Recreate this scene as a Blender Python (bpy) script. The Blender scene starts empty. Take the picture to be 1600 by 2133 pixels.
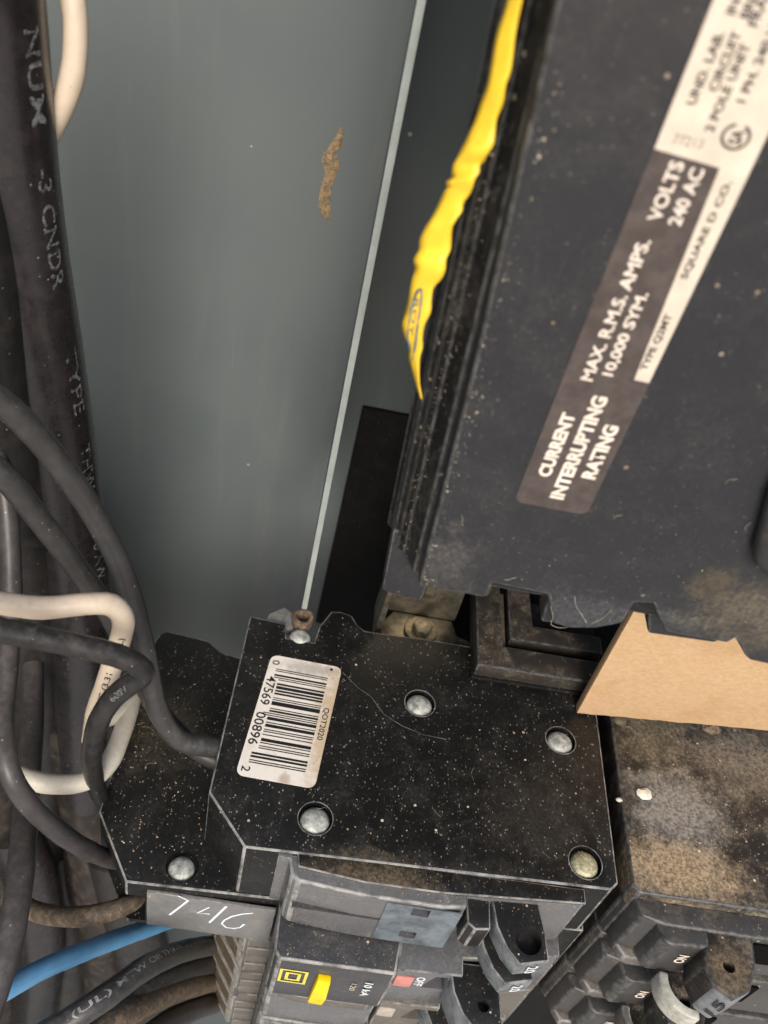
import bpy, bmesh, math, random
from mathutils import Vector, Matrix

random.seed(7)
S = 0.001                      # everything below is written in millimetres
scene = bpy.context.scene
col = scene.collection

# ------------------------------------------------------------------ camera
AX = Vector((0.98038849, 0.18200281, 0.07558695))   # world x,y,z expressed in (image right, image down, forward)
AY = Vector((0.06956543, -0.678456, 0.73133994))
AZ = Vector((0.18438835, -0.71173902, -0.67781156))
CAM = Vector((0.0, 0.0, 150.0))
FPX = 1838.0
cam = bpy.data.cameras.new("Camera")
cam_ob = bpy.data.objects.new("Camera", cam)
col.objects.link(cam_ob)
Rm = Matrix(((AX[0], -AX[1], -AX[2]), (AY[0], -AY[1], -AY[2]), (AZ[0], -AZ[1], -AZ[2])))
cam_ob.matrix_world = Matrix.Translation(CAM * S) @ Rm.to_4x4()
cam.sensor_fit = 'VERTICAL'
cam.sensor_height = 36.0
cam.lens = 36.0 * FPX / 2133.0
cam.clip_start = 0.005
cam.clip_end = 50.0
cam.dof.use_dof = True
cam.dof.focus_distance = 0.158
cam.dof.aperture_fstop = 30.0
scene.camera = cam_ob
scene.render.resolution_x, scene.render.resolution_y = 768, 1024

# ------------------------------------------------------------------ light
SUN_EL, SUN_AZ = 36.0, 176.0       # compass degrees from +y clockwise: the light comes from in front of the panel
world = bpy.data.worlds.new("World")
scene.world = world
world.use_nodes = True
wn = world.node_tree
sky = wn.nodes.new("ShaderNodeTexSky")
sky.sky_type = 'NISHITA'
sky.sun_disc = False
sky.sun_elevation = math.radians(SUN_EL)
sky.sun_rotation = math.radians(SUN_AZ)
sky.dust_density = 3.0
bg = wn.nodes["Background"]
wn.links.new(sky.outputs[0], bg.inputs[0])
bg.inputs[1].default_value = 0.14
sun = bpy.data.lights.new("Sun", 'SUN')
sun.energy = 2.2
sun.angle = math.radians(30)
sun.color = (1.0, 0.955, 0.89)
sun_ob = bpy.data.objects.new("Sun", sun)
col.objects.link(sun_ob)
a, e = math.radians(SUN_AZ), math.radians(SUN_EL)
to_sun = Vector((math.sin(a) * math.cos(e), math.cos(a) * math.cos(e), math.sin(e)))
sun_ob.rotation_euler = to_sun.to_track_quat('Z', 'Y').to_euler()
sun_ob.location = (0, -1, 1)
scene.view_settings.view_transform = 'Standard'
scene.view_settings.look = 'None'
scene.view_settings.exposure = 0.25
scene.cycles.max_bounces = 5
scene.cycles.diffuse_bounces = 3
scene.cycles.glossy_bounces = 2
scene.cycles.transmission_bounces = 2
scene.view_settings.gamma = 1.0
scene.view_settings.use_curve_mapping = False

EDGE = {}      # plastics whose moulded edges are scuffed pale
M = {}

# ------------------------------------------------------------------ helpers
def at(px, py, depth):
    """a point (mm) seen in the photograph at px,py and lying `depth` mm ahead of the lens"""
    c = Vector(((px - 800.0) / FPX, (py - 1066.5) / FPX, 1.0)) * depth
    return CAM + Vector((AX.dot(c), AY.dot(c), AZ.dot(c)))

def on_y(px, py, y):
    d = at(px, py, 1.0) - CAM
    return CAM + d * ((y - CAM.y) / d.y)

def on_z(px, py, z):
    d = at(px, py, 1.0) - CAM
    return CAM + d * ((z - CAM.z) / d.z)

def link(name, me, mat, parent=None, loc=None):
    o = bpy.data.objects.new(name, me)
    col.objects.link(o)
    if mat is not None and me is not None:
        if len(me.materials): me.materials[0] = mat
        else: me.materials.append(mat)
    if parent is not None:
        o.parent = parent
        o.matrix_parent_inverse = Matrix.Translation(-parent.location)
    return o

def tag(o, label=None, cat=None, group=None, kind=None):
    if label: o["label"] = label
    if cat: o["category"] = cat
    if group: o["group"] = group
    if kind: o["kind"] = kind
    return o

def thing(name, loc, label, cat, group=None):
    o = bpy.data.objects.new(name, None)
    o.empty_display_size = 0.01
    o.location = Vector(loc) * S
    col.objects.link(o)
    return tag(o, label, cat, group)

def finish(bm, name, mat, parent=None, bevel=0.0, seg=2, smooth=True, ang=35):
    bmesh.ops.recalc_face_normals(bm, faces=bm.faces[:])
    edge = EDGE.get(mat.name) if mat else None
    if bevel > 0:
        es = [e for e in bm.edges if len(e.link_faces) == 2 and e.calc_face_angle(0) > 0.4]
        bmesh.ops.bevel(bm, geom=es, offset=bevel, segments=seg, affect='EDGES', clamp_overlap=True, profile=0.5, material=1 if edge else -1)
    bmesh.ops.scale(bm, vec=(S, S, S), verts=bm.verts[:])
    me = bpy.data.meshes.new(name)
    bm.to_mesh(me)
    bm.free()
    if smooth:
        for p in me.polygons: p.use_smooth = True
        me.set_sharp_from_angle(angle=math.radians(ang))
    o = link(name, me, mat, parent)
    if edge: me.materials.append(M[edge])
    return o

def prism_bm(poly, lo, hi, axis='z', bm=None):
    bm = bm or bmesh.new()
    def P(u, v, w):
        return {'z': (u, v, w), 'y': (u, w, v), 'x': (w, u, v)}[axis]
    a = [bm.verts.new(P(u, v, lo)) for u, v in poly]
    b = [bm.verts.new(P(u, v, hi)) for u, v in poly]
    n = len(poly)
    bm.faces.new(a); bm.faces.new(b[::-1])
    for i in range(n):
        bm.faces.new((a[i], a[(i + 1) % n], b[(i + 1) % n], b[i]))
    return bm

def prism(name, poly, lo, hi, mat, parent=None, axis='z', bevel=0.25, seg=2):
    return finish(prism_bm(poly, lo, hi, axis), name, mat, parent, bevel, seg)

def rect(x0, y0, x1, y1): return [(x0, y0), (x1, y0), (x1, y1), (x0, y1)]

def box(name, lo, hi, mat, parent=None, bevel=0.25):
    return prism(name, rect(lo[0], lo[1], hi[0], hi[1]), lo[2], hi[2], mat, parent, 'z', bevel)

def circle(cx, cy, r, n=32): return [(cx + r * math.cos(2 * math.pi * i / n), cy + r * math.sin(2 * math.pi * i / n)) for i in range(n)]

def rrect(x0, y0, x1, y1, r, n=5):
    out = []
    for cx, cy, a0 in ((x1 - r, y1 - r, 0), (x0 + r, y1 - r, 90), (x0 + r, y0 + r, 180), (x1 - r, y0 + r, 270)):
        for i in range(n + 1):
            t = math.radians(a0 + 90.0 * i / n)
            out.append((cx + r * math.cos(t), cy + r * math.sin(t)))
    return out

def cut(ob, cutters):
    """subtract closed bmeshes (mm) from ob"""
    for bm in cutters:
        bmesh.ops.recalc_face_normals(bm, faces=bm.faces[:])
        bmesh.ops.scale(bm, vec=(S, S, S), verts=bm.verts[:])
        me = bpy.data.meshes.new("cutter"); bm.to_mesh(me); bm.free()
        c = bpy.data.objects.new("cutter", me); col.objects.link(c)
        md = ob.modifiers.new("cut", 'BOOLEAN'); md.operation = 'DIFFERENCE'; md.solver = 'EXACT'; md.object = c
        bpy.context.view_layer.update()
        dg = bpy.context.evaluated_depsgraph_get()
        new = bpy.data.meshes.new_from_object(ob.evaluated_get(dg))
        ob.modifiers.clear()
        old = ob.data; mats = old.materials[:]
        for m_ in mats[len(new.materials):]: new.materials.append(m_)
        ob.data = new
        for p in new.polygons: p.use_smooth = True
        new.set_sharp_from_angle(angle=math.radians(35))
        bpy.data.objects.remove(c); bpy.data.meshes.remove(me); bpy.data.meshes.remove(old)

def dome(name, c, r, h, mat, parent, axis='z', sgn=1):
    bm = bmesh.new()
    n = 28
    prof = [(1.0, -0.6), (1.0, 0.0), (0.95, 0.34), (0.82, 0.62), (0.6, 0.83), (0.32, 0.96)]
    rings = []
    for pr, ph in prof:
        ring = []
        for i in range(n):
            t = 2 * math.pi * i / n
            q = (math.cos(t) * r * pr, math.sin(t) * r * pr, ph * h * sgn)
            if axis == 'y': q = (q[0], q[2], q[1])
            ring.append(bm.verts.new((c[0] + q[0], c[1] + q[1], c[2] + q[2])))
        rings.append(ring)
    for a_, b_ in zip(rings, rings[1:]):
        for i in range(n):
            bm.faces.new((a_[i], a_[(i + 1) % n], b_[(i + 1) % n], b_[i]))
    bm.faces.new(rings[-1])
    bm.faces.new(rings[0][::-1])
    return finish(bm, name, mat, parent, 0, ang=60)

def text_mesh(body, bold=0.0):
    cu = bpy.data.curves.new("t", 'FONT')
    cu.body = body; cu.size = 1.0; cu.offset = bold; cu.resolution_u = 3
    ob = bpy.data.objects.new("t", cu)
    col.objects.link(ob)
    me = bpy.data.meshes.new_from_object(ob)
    bpy.data.objects.remove(ob); bpy.data.curves.remove(cu)
    xs = [v.co.x for v in me.vertices]; ys = [v.co.y for v in me.vertices]
    return me, (min(xs), max(xs), min(ys), max(ys))

def text(name, body, o, u, v, w, h, mat, parent, bold=0.0):
    """flat print: text box starts at o (mm), runs w along u and h along v"""
    me, (x0, x1, y0, y1) = text_mesh(body, bold)
    o, u, v = Vector(o), Vector(u).normalized(), Vector(v).normalized()
    for vt in me.vertices:
        vt.co = (o + u * (w * (vt.co.x - x0) / (x1 - x0)) + v * (h * (vt.co.y - y0) / (y1 - y0))) * S
    return link(name, me, mat, parent)

def stroke(name, pts, width, nrm, mat, parent):
    """flat painted line through pts (mm) on a surface with normal nrm"""
    bm = bmesh.new()
    nrm = Vector(nrm)
    pts = [Vector(p) for p in pts]
    L = R = None
    for i, p in enumerate(pts):
        d = (pts[min(i + 1, len(pts) - 1)] - pts[max(i - 1, 0)]).normalized()
        s = d.cross(nrm).normalized() * width * 0.5 * (0.75 + 0.5 * random.random())
        l, r = bm.verts.new(p + s), bm.verts.new(p - s)
        if L: bm.faces.new((L, R, r, l))
        L, R = l, r
    return finish(bm, name, mat, parent, 0, smooth=False)

def ringband(name, o, u, v, a_, b_, wd, mat, parent, a0=0, a1=360):
    bm = bmesh.new(); o, u, v = Vector(o), Vector(u), Vector(v)
    prev = None
    for i in range(49):
        t = math.radians(a0 + (a1 - a0) * i / 48)
        p = [bm.verts.new(o + u * (math.cos(t) * (a_ - k)) + v * (math.sin(t) * (b_ - k))) for k in (0, wd)]
        if prev: bm.faces.new((prev[0], p[0], p[1], prev[1]))
        prev = p
    return finish(bm, name, mat, parent, 0, smooth=False)

# ------------------------------------------------------------------ materials
class NT:
    def __init__(self, name):
        self.m = bpy.data.materials.new(name); self.m.use_nodes = True
        self.t = self.m.node_tree; self.b = self.t.nodes["Principled BSDF"]
        g = self.n("ShaderNodeNewGeometry")
        sc = self.n("ShaderNodeVectorMath"); sc.operation = 'SCALE'; sc.inputs[3].default_value = 1000.0
        self.l(g.outputs["Position"], sc.inputs[0]); self.P = sc.outputs[0]
        self.N = g.outputs["Normal"]
    def n(self, k): return self.t.nodes.new(k)
    def l(self, a, b): self.t.links.new(a, b)
    def put(self, sock, v):
        if hasattr(v, "is_linked"): self.l(v, sock)
        else: sock.default_value = v
    def math(self, op, a, b=0.0, c=0.0, clamp=False):
        x = self.n("ShaderNodeMath"); x.operation = op; x.use_clamp = clamp
        self.put(x.inputs[0], a); self.put(x.inputs[1], b); self.put(x.inputs[2], c)
        return x.outputs[0]
    def ramp(self, v, lo, hi, to0=0.0, to1=1.0):
        x = self.n("ShaderNodeMapRange"); x.interpolation_type = 'SMOOTHSTEP'
        self.put(x.inputs[0], v)
        for i, q in enumerate((lo, hi, to0, to1)): x.inputs[i + 1].default_value = q
        return x.outputs[0]
    def scalev(self, s, rot=(0, 0, 0)):
        x = self.n("ShaderNodeMapping"); x.inputs["Scale"].default_value = s; x.inputs["Rotation"].default_value = rot
        self.l(self.P, x.inputs[0]); return x.outputs[0]
    def noise(self, sc, det=3.0, rough=0.6, vec=None, dist=0.0):
        x = self.n("ShaderNodeTexNoise"); x.inputs["Scale"].default_value = sc
        x.inputs["Detail"].default_value = det; x.inputs["Roughness"].default_value = rough
        x.inputs["Distortion"].default_value = dist
        self.l(vec or self.P, x.inputs["Vector"]); return x.outputs[0]
    def specks(self, sc, size, keep, vec=None):
        """scattered grains: 1 inside a grain"""
        x = self.n("ShaderNodeTexVoronoi"); x.inputs["Scale"].default_value = sc
        self.l(vec or self.P, x.inputs["Vector"])
        sep = self.n("ShaderNodeSeparateColor"); self.l(x.outputs["Color"], sep.inputs[0])
        rad = self.math('MULTIPLY', sep.outputs[1], size)
        inside = self.math('LESS_THAN', x.outputs["Distance"], rad)
        k = self.math('LESS_THAN', sep.outputs[0], keep)
        return self.math('MULTIPLY', inside, k), sep.outputs[2]
    def mix(self, f, a, b):
        x = self.n("ShaderNodeMix"); x.data_type = 'RGBA'
        self.put(x.inputs[0], f)
        for s, q in ((x.inputs[6], a), (x.inputs[7], b)):
            if isinstance(q, tuple): s.default_value = q if len(q) == 4 else (*q, 1)
            else: self.l(q, s)
        return x.outputs[2]
    def blob(self, c, r, k=0.8, nz=None, stretch=(1, 1, 1)):
        """soft irregular patch round the point c (mm)"""
        sub = self.n("ShaderNodeVectorMath"); sub.operation = 'SUBTRACT'; self.l(self.P, sub.inputs[0]); sub.inputs[1].default_value = c
        mul = self.n("ShaderNodeVectorMath"); mul.operation = 'MULTIPLY'; self.l(sub.outputs[0], mul.inputs[0]); mul.inputs[1].default_value = stretch
        ln = self.n("ShaderNodeVectorMath"); ln.operation = 'LENGTH'; self.l(mul.outputs[0], ln.inputs[0])
        d = self.math('DIVIDE', ln.outputs["Value"], r)
        d = self.math('ADD', d, self.math('MULTIPLY', self.math('SUBTRACT', nz or self.noise(0.5, 4, 0.65), 0.5), k * 2))
        return self.ramp(d, 1.05, 0.25)
    def bump(self, h, strength, dist=0.0002):
        x = self.n("ShaderNodeBump"); x.inputs["Strength"].default_value = strength; x.inputs["Distance"].default_value = dist
        self.l(h, x.inputs["Height"]); self.l(x.outputs[0], self.b.inputs["Normal"])
    def out(self, color, rough, metal=0.0, spec=0.5):
        self.b.inputs["Metallic"].default_value = metal
        self.b.inputs["Specular IOR Level"].default_value = spec
        self.put_color(color)
        self.put(self.b.inputs["Roughness"], rough)
        return self.m
    def put_color(self, c):
        if isinstance(c, tuple): self.b.inputs["Base Color"].default_value = c if len(c) == 4 else (*c, 1)
        else: self.l(c, self.b.inputs["Base Color"])

def plastic(name, base, rough=0.4, film=0.12, fine=0.35, coarse=0.3, dust=(0.34, 0.29, 0.21), blobs=(), scr=0.25, spec=0.45, edge=None):
    """moulded plastic under a film of dust, with grains and scratches"""
    if edge: EDGE[name] = edge
    t = NT(name)
    base2 = tuple(min(1, x * 1.7 + 0.003) for x in base)
    big = t.noise(0.17, 4, 0.7, dist=0.4)
    mid = t.noise(1.4, 3, 0.72)
    c = t.mix(mid, base, base2)
    up = t.n("ShaderNodeSeparateXYZ"); t.l(t.N, up.inputs[0])
    upf = t.ramp(up.outputs[2], -0.2, 0.9, 0.35, 1.0)
    f = t.ramp(big, 0.42, 0.75, 0.0, film)
    f = t.math('MULTIPLY', f, t.ramp(mid, 0.3, 0.7, 0.25, 1.5))
    f = t.math('MULTIPLY', f, upf)
    c = t.mix(f, c, dust)
    msk = f
    if blobs:
        edge_n = t.noise(0.33, 5, 0.72)
        grain = t.ramp(mid, 0.34, 0.66, 0.3, 1.0)
    for (bc, br, bcol, bs, bk, st) in blobs:
        g = t.math('MULTIPLY', t.blob(bc, br, bk, edge_n, st), bs)
        g = t.math('MULTIPLY', g, grain)
        c = t.mix(g, c, bcol); msk = t.math('MAXIMUM', msk, g)
    if scr > 0:
        n1 = t.noise(1.0, 1, 0.5, t.scalev((6.0, 0.35, 0.5), (0.2, 0, 0.5)))
        c = t.mix(t.ramp(n1, 0.70, 0.78, 0, scr), c, (0.16, 0.15, 0.14))
    if fine > 0:
        dens = t.math('MULTIPLY', t.ramp(big, 0.3, 0.6, 0.25, 1.0), upf)
        g, rnd = t.specks(2.2, 0.36, fine, t.scalev((1.0, 0.7, 1.0), (0, 0, 0.3)))
        g = t.math('MULTIPLY', g, dens)
        c = t.mix(t.math('MULTIPLY', g, t.math('MULTIPLY_ADD', rnd, 0.6, 0.1)), c, (0.36, 0.31, 0.23)); msk = t.math('MAXIMUM', msk, g)
    if coarse > 0:
        g, rnd = t.specks(0.5, 0.15, coarse)
        c = t.mix(t.math('MULTIPLY', g, upf), c, t.mix(rnd, (0.62, 0.54, 0.40), (0.42, 0.29, 0.17)))
        msk = t.math('MAXIMUM', msk, g)
    t.bump(mid, 0.1, 0.0001)
    rg = t.math('ADD', t.math('MULTIPLY', msk, 0.5, 0.0), t.math('MULTIPLY_ADD', big, 0.2, rough - 0.1), clamp=True)
    return t.out(c, rg, 0.0, spec)

def simple(name, base, rough=0.5, metal=0.0, var=0.25, sc=0.5, spec=0.5, bump=0.08):
    t = NT(name)
    dark = tuple(x * (1 - var) for x in base)
    lite = tuple(min(1, x * (1 + var * 0.6)) for x in base)
    c = t.mix(t.ramp(t.noise(sc, 5, 0.65), 0.3, 0.7), dark, lite)
    t.bump(t.noise(sc * 5, 3), bump, 0.0001)
    return t.out(c, t.math('MULTIPLY_ADD', t.noise(sc * 2, 3), 0.2, rough - 0.1), metal, spec)

def insulation(name, base, rough=0.38, grime=0.2, gcol=(0.2, 0.15, 0.1), sheen=0.5, gsc=0.35):
    t = NT(name)
    g = t.math('MULTIPLY', t.ramp(t.noise(gsc, 6, 0.7), 0.42, 0.68), grime)
    c = t.mix(g, t.mix(t.noise(0.3, 3), base, tuple(x * 0.75 for x in base)), gcol)
    s, _ = t.specks(1.1, 0.22, 0.16)
    c = t.mix(t.math('MULTIPLY', s, 0.5), c, (0.4, 0.34, 0.26))
    up = t.n("ShaderNodeSeparateXYZ"); t.l(t.N, up.inputs[0])
    d = t.math('MULTIPLY', t.ramp(up.outputs[2], 0.1, 0.95), t.ramp(t.noise(0.7, 4, 0.75), 0.4, 0.7, 0.02, 0.2))
    c = t.mix(d, c, (0.24, 0.22, 0.19))
    c = t.mix(t.ramp(t.noise(1.0, 3, 0.6, t.scalev((2.2, 0.5, 0.5), (0.4, 0.5, 0.7))), 0.68, 0.76, 0, 0.25), c, (0.22, 0.20, 0.18))
    t.bump(t.noise(3.0, 3), 0.08, 0.0001)
    return t.out(c, t.math('MULTIPLY_ADD', t.math('MAXIMUM', g, d), 0.4, rough), 0.0, sheen)

MUD = (0.30, 0.22, 0.13)
M['worn_edge'] = simple("scuffed_edge", (0.24, 0.235, 0.225), 0.45, 0, 0.75, 0.3)
M['faint_edge'] = simple("faintly_scuffed_edge", (0.075, 0.074, 0.072), 0.45, 0, 0.7, 0.7)
M['top_black'] = plastic("black_plastic_top", (0.0058, 0.0057, 0.0055), 0.42, 0.06, 0.65, 0.2, dust=(0.31, 0.285, 0.24),
    blobs=[((52, 86, 0), 12, (0.17, 0.15, 0.12), 0.13, 1.2, (0.8, 1, 1)), ((22, 69, -1), 9, MUD, 0.4, 0.9, (0.6, 1.6, 1)),
           ((-24, 104, -19), 12, (0.2, 0.15, 0.09), 0.2, 0.9, (1, 0.8, 1))], spec=0.35, edge='worn_edge')
M['front_black'] = plastic("black_plastic_front", (0.033, 0.033, 0.035), 0.28, 0.2, 0.3, 0.15, dust=(0.3, 0.27, 0.22), spec=0.5, edge='worn_edge')
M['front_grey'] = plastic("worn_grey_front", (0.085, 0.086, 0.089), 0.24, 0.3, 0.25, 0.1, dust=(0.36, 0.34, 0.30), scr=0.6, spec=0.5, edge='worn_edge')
M['strip_grey'] = plastic("scuffed_grey_strip", (0.12, 0.12, 0.12), 0.34, 0.6, 0.35, 0.15, dust=(0.36, 0.33, 0.28), scr=0.8, edge='worn_edge')
M['side_worn'] = plastic("dusty_brown_front", (0.085, 0.078, 0.068), 0.45, 0.6, 0.3, 0.1, dust=(0.30, 0.25, 0.19), scr=0.4, edge='worn_edge')
M['main_black'] = plastic("main_breaker_black", (0.0165, 0.017, 0.0195), 0.4, 0.10, 0.2, 0.16, dust=(0.33, 0.30, 0.25),
    blobs=[((62, 80, 70), 11, (0.18, 0.15, 0.10), 0.65, 0.9, (0.7, 1, 1.3)), ((52, 80, 74), 4, (0.09, 0.07, 0.04), 0.8, 0.6, (1, 1, 1)),
           ((18, 80, 69), 5, (0.36, 0.33, 0.28), 0.16, 1.2, (1, 0.5, 0.6)), ((40, 80, 64), 9, (0.2, 0.21, 0.23), 0.2, 1.2, (0.5, 0.5, 1.6))], spec=0.42, edge='faint_edge')
M['housing'] = plastic('dusty_handle_housing', (0.022, 0.022, 0.022), 0.45, 0.4, 0.3, 0.2, dust=(0.2, 0.185, 0.15), spec=0.4)
M['main_side'] = plastic("main_breaker_side", (0.007, 0.007, 0.007), 0.4, 0.3, 0.8, 0.5, dust=(0.36, 0.32, 0.25), spec=0.4, scr=0.6, edge='faint_edge')
M['right_dusty'] = plastic("muddy_breaker", (0.013, 0.012, 0.011), 0.5, 0.6, 0.6, 0.6, dust=(0.25, 0.20, 0.145),
    blobs=[((81, 92, 0), 12, (0.33, 0.305, 0.27), 0.95, 0.75, (0.9, 1, 1)), ((79, 79.5, 0), 9.5, (0.48, 0.36, 0.22), 0.95, 0.7, (0.55, 1.2, 1)),
           ((78, 110, 0), 9, (0.28, 0.23, 0.15), 0.55, 0.9, (1, 0.7, 1)), ((99, 106, 0), 11, (0.30, 0.25, 0.19), 0.7, 0.9, (0.6, 1, 1)),
           ((87, 64, -3), 6, (0.24, 0.18, 0.11), 0.75, 0.7, (1, 1, 1)), ((98, 71, -4), 8, (0.34, 0.3, 0.22), 0.6, 0.9, (0.6, 1, 1))], spec=0.4, edge='faint_edge')
M['right_front'] = plastic("grimy_breaker_front", (0.038, 0.037, 0.036), 0.34, 0.5, 0.3, 0.2, dust=(0.2, 0.165, 0.12), edge='faint_edge')
M['insulator'] = plastic("insulator_black", (0.004, 0.0037, 0.0034), 0.6, 0.05, 0.08, 0.05, spec=0.2)
M['frame_brown'] = plastic("dusty_bus_base", (0.02, 0.017, 0.014), 0.6, 0.95, 0.2, 0.05, dust=(0.15, 0.12, 0.09), spec=0.25, edge='faint_edge')
M['void'] = simple("dark_recess", (0.003, 0.003, 0.003), 0.8, spec=0.1)  # near-black colour stands in for the shade inside recesses
M['rivet'] = simple("rivet_zinc", (0.46, 0.47, 0.43), 0.58, 0.25, 0.5, 0.8, bump=0.15)
M['rivet_dirty'] = simple("rivet_mossy", (0.50, 0.47, 0.30), 0.55, 0.35, 0.5, 1.6, bump=0.3)
M['bronze'] = simple("plated_steel", (0.29, 0.26, 0.20), 0.38, 0.85, 0.5, 0.3)
M['screw'] = simple("screw_steel", (0.42, 0.36, 0.25), 0.42, 0.85, 0.4, 0.9)
M['ochre_rust'] = simple("rust", (0.17, 0.12, 0.08), 0.8, 0.1, 0.6, 0.9, bump=0.4)
M['clip_grey'] = simple("clip_metal", (0.34, 0.34, 0.32), 0.5, 0.5, 0.3, 0.8)
M['white_ink'] = simple("white_ink", (0.66, 0.68, 0.70), 0.6, 0, 0.3, 1.0)
M['pale_ink'] = simple("pale_ink", (0.80, 0.70, 0.60), 0.6, 0, 0.15, 0.7)
M['chalk_ink'] = simple("white_paint_marker", (0.72, 0.80, 0.86), 0.6, 0, 0.15, 1.0)
def worn_ink():
    t = NT("worn_cable_print")
    t.l(t.ramp(t.noise(1.3, 4, 0.7), 0.34, 0.62, 0.05, 0.7), t.b.inputs["Alpha"])
    return t.out((0.24, 0.25, 0.25), 0.6)
M['cable_ink'] = worn_ink()
M['wire_ink'] = simple('wire_print', (0.30, 0.30, 0.29), 0.6, 0, 0.5, 0.5)
M['black_ink'] = simple("black_ink", (0.012, 0.012, 0.012), 0.5, 0, 0.2, 1.0)
M['grey_ink'] = simple("faded_ink", (0.035, 0.03, 0.03), 0.6, 0, 0.3, 1.0)
M['faded'] = simple('faded_stamp', (0.2, 0.18, 0.16), 0.6, 0, 0.4, 1.0)
M['blue_ink'] = simple("blue_ink", (0.03, 0.09, 0.17), 0.5)
M['yellow'] = simple("yellow_sticker", (0.95, 0.62, 0.04), 0.4, 0, 0.12, 0.25)
M['button'] = simple("yellow_button", (0.95, 0.66, 0.0), 0.3, 0, 0.08, 0.4)
M['logo'] = simple("yellow_logo", (0.72, 0.62, 0.09), 0.45, 0, 0.2, 0.9)
M['red'] = simple("faded_red_flag", (0.55, 0.22, 0.19), 0.4, 0, 0.2, 0.6)
M['cream'] = simple("dirty_window", (0.42, 0.38, 0.31), 0.4, 0, 0.25, 0.6)
M['window'] = simple("smoky_window", (0.12, 0.145, 0.165), 0.14, 0, 0.5, 0.25)
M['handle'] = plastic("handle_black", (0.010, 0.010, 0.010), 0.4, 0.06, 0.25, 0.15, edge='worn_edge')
M['handle_side'] = simple("handle_flank", (0.17, 0.185, 0.195), 0.3, 0, 0.4, 0.3)  # pale blue-grey colour stands in for sky reflection on the handles
M['brown_panel'] = simple("dirty_terminal", (0.10, 0.075, 0.045), 0.7, 0, 0.4, 0.8)
M['frame_pale'] = simple('dusty_pale_frame', (0.25, 0.24, 0.22), 0.55, 0, 0.45, 0.7)
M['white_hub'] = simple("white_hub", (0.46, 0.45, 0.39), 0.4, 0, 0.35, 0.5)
M['chip'] = simple("plaster", (0.75, 0.70, 0.58), 0.8, 0, 0.2, 0.8, bump=0.4)

def label_paper():
    t = NT("barcode_paper")
    c = t.mix(t.ramp(t.noise(0.3, 5, 0.7), 0.45, 0.75, 0, 0.6), (0.84, 0.78, 0.70), (0.62, 0.56, 0.48))
    c = t.mix(t.math('MULTIPLY', t.blob((11, 96, 0), 7, 0.6, None, (1.3, 0.28, 1)), 0.75), c, (0.52, 0.36, 0.19))
    c = t.mix(t.math('MULTIPLY', t.blob((5, 110.6, 0), 4, 0.9, None, (0.5, 1.6, 1)), 0.55), c, (0.30, 0.26, 0.22))
    c = t.mix(t.math('MULTIPLY', t.blob((3.5, 85.0, 0), 1.6, 0.8), 0.6), c, (0.4, 0.29, 0.2))
    return t.out(c, 0.45)
M['paper'] = label_paper()
def rating_dark():
    t = NT("rating_label_dark")
    c = t.mix(t.ramp(t.noise(0.4, 5, 0.7), 0.35, 0.7), (0.060, 0.046, 0.042), (0.095, 0.077, 0.070))
    return t.out(c, 0.42)
M['rating_dark'] = rating_dark()
M['rating_white'] = simple("rating_label_white", (0.66, 0.575, 0.47), 0.5, 0, 0.12, 0.2)

def paint():
    t = NT("grey_enamel")
    c = t.mix(t.ramp(t.noise(0.02, 4, 0.6), 0.3, 0.7), (0.120, 0.143, 0.147), (0.138, 0.158, 0.160))
    g, _ = t.specks(0.07, 0.045, 0.6)
    c = t.mix(t.math('MULTIPLY', g, 0.8), c, (0.5, 0.52, 0.52))
    g, _ = t.specks(0.16, 0.035, 0.5)
    c = t.mix(t.math('MULTIPLY', g, 0.6), c, (0.05, 0.045, 0.04))
    # dusty run marks and faint rubbing
    c = t.mix(t.ramp(t.noise(1.0, 4, 0.65, t.scalev((0.16, 0.3, 0.012), (0, 0.06, 0))), 0.5, 0.8, 0, 0.3), c, (0.24, 0.235, 0.21))
    c = t.mix(t.ramp(t.noise(1.0, 2, 0.5, t.scalev((0.9, 0.4, 0.03), (0, 0.35, 0))), 0.74, 0.8, 0, 0.25), c, (0.30, 0.32, 0.32))
    c = t.mix(t.ramp(t.noise(0.9, 4, 0.7), 0.64, 0.8, 0, 0.14), c, (0.07, 0.06, 0.05))
    t.bump(t.noise(1.6, 2), 0.1, 0.0001)
    return t.out(c, t.math('MULTIPLY_ADD', t.noise(0.2, 3), 0.16, 0.36), 0.0, 0.5)
M['paint'] = paint()
M['edge_paint'] = simple("grey_enamel_edge", (0.34, 0.38, 0.36), 0.45, 0, 0.12, 0.2)

def cardboard():
    t = NT("cardboard")
    f = t.noise(1.0, 5, 0.7, t.scalev((0.9, 1, 1.6)))
    c = t.mix(t.ramp(f, 0.3, 0.7), (0.49, 0.325, 0.18), (0.565, 0.39, 0.23))
    fl = t.ramp(t.noise(1.0, 3, 0.6, t.scalev((0.8, 2, 3.4), (0, 0.5, 0))), 0.62, 0.72, 0, 0.3)
    c = t.mix(fl, c, (0.40, 0.24, 0.11))
    c = t.mix(t.ramp(t.noise(0.12, 4, 0.65), 0.45, 0.75, 0, 0.45), c, (0.42, 0.255, 0.12))
    c = t.mix(t.math('MULTIPLY', t.blob((64, 111, 4), 5, 0.7), 0.3), c, (0.60, 0.36, 0.24))
    g, _ = t.specks(0.5, 0.1, 0.25)
    c = t.mix(t.math('MULTIPLY', g, 0.6), c, (0.2, 0.12, 0.06))
    t.bump(f, 0.35, 0.0003)
    return t.out(c, 0.85, 0, 0.2)
M['card'] = cardboard()

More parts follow.
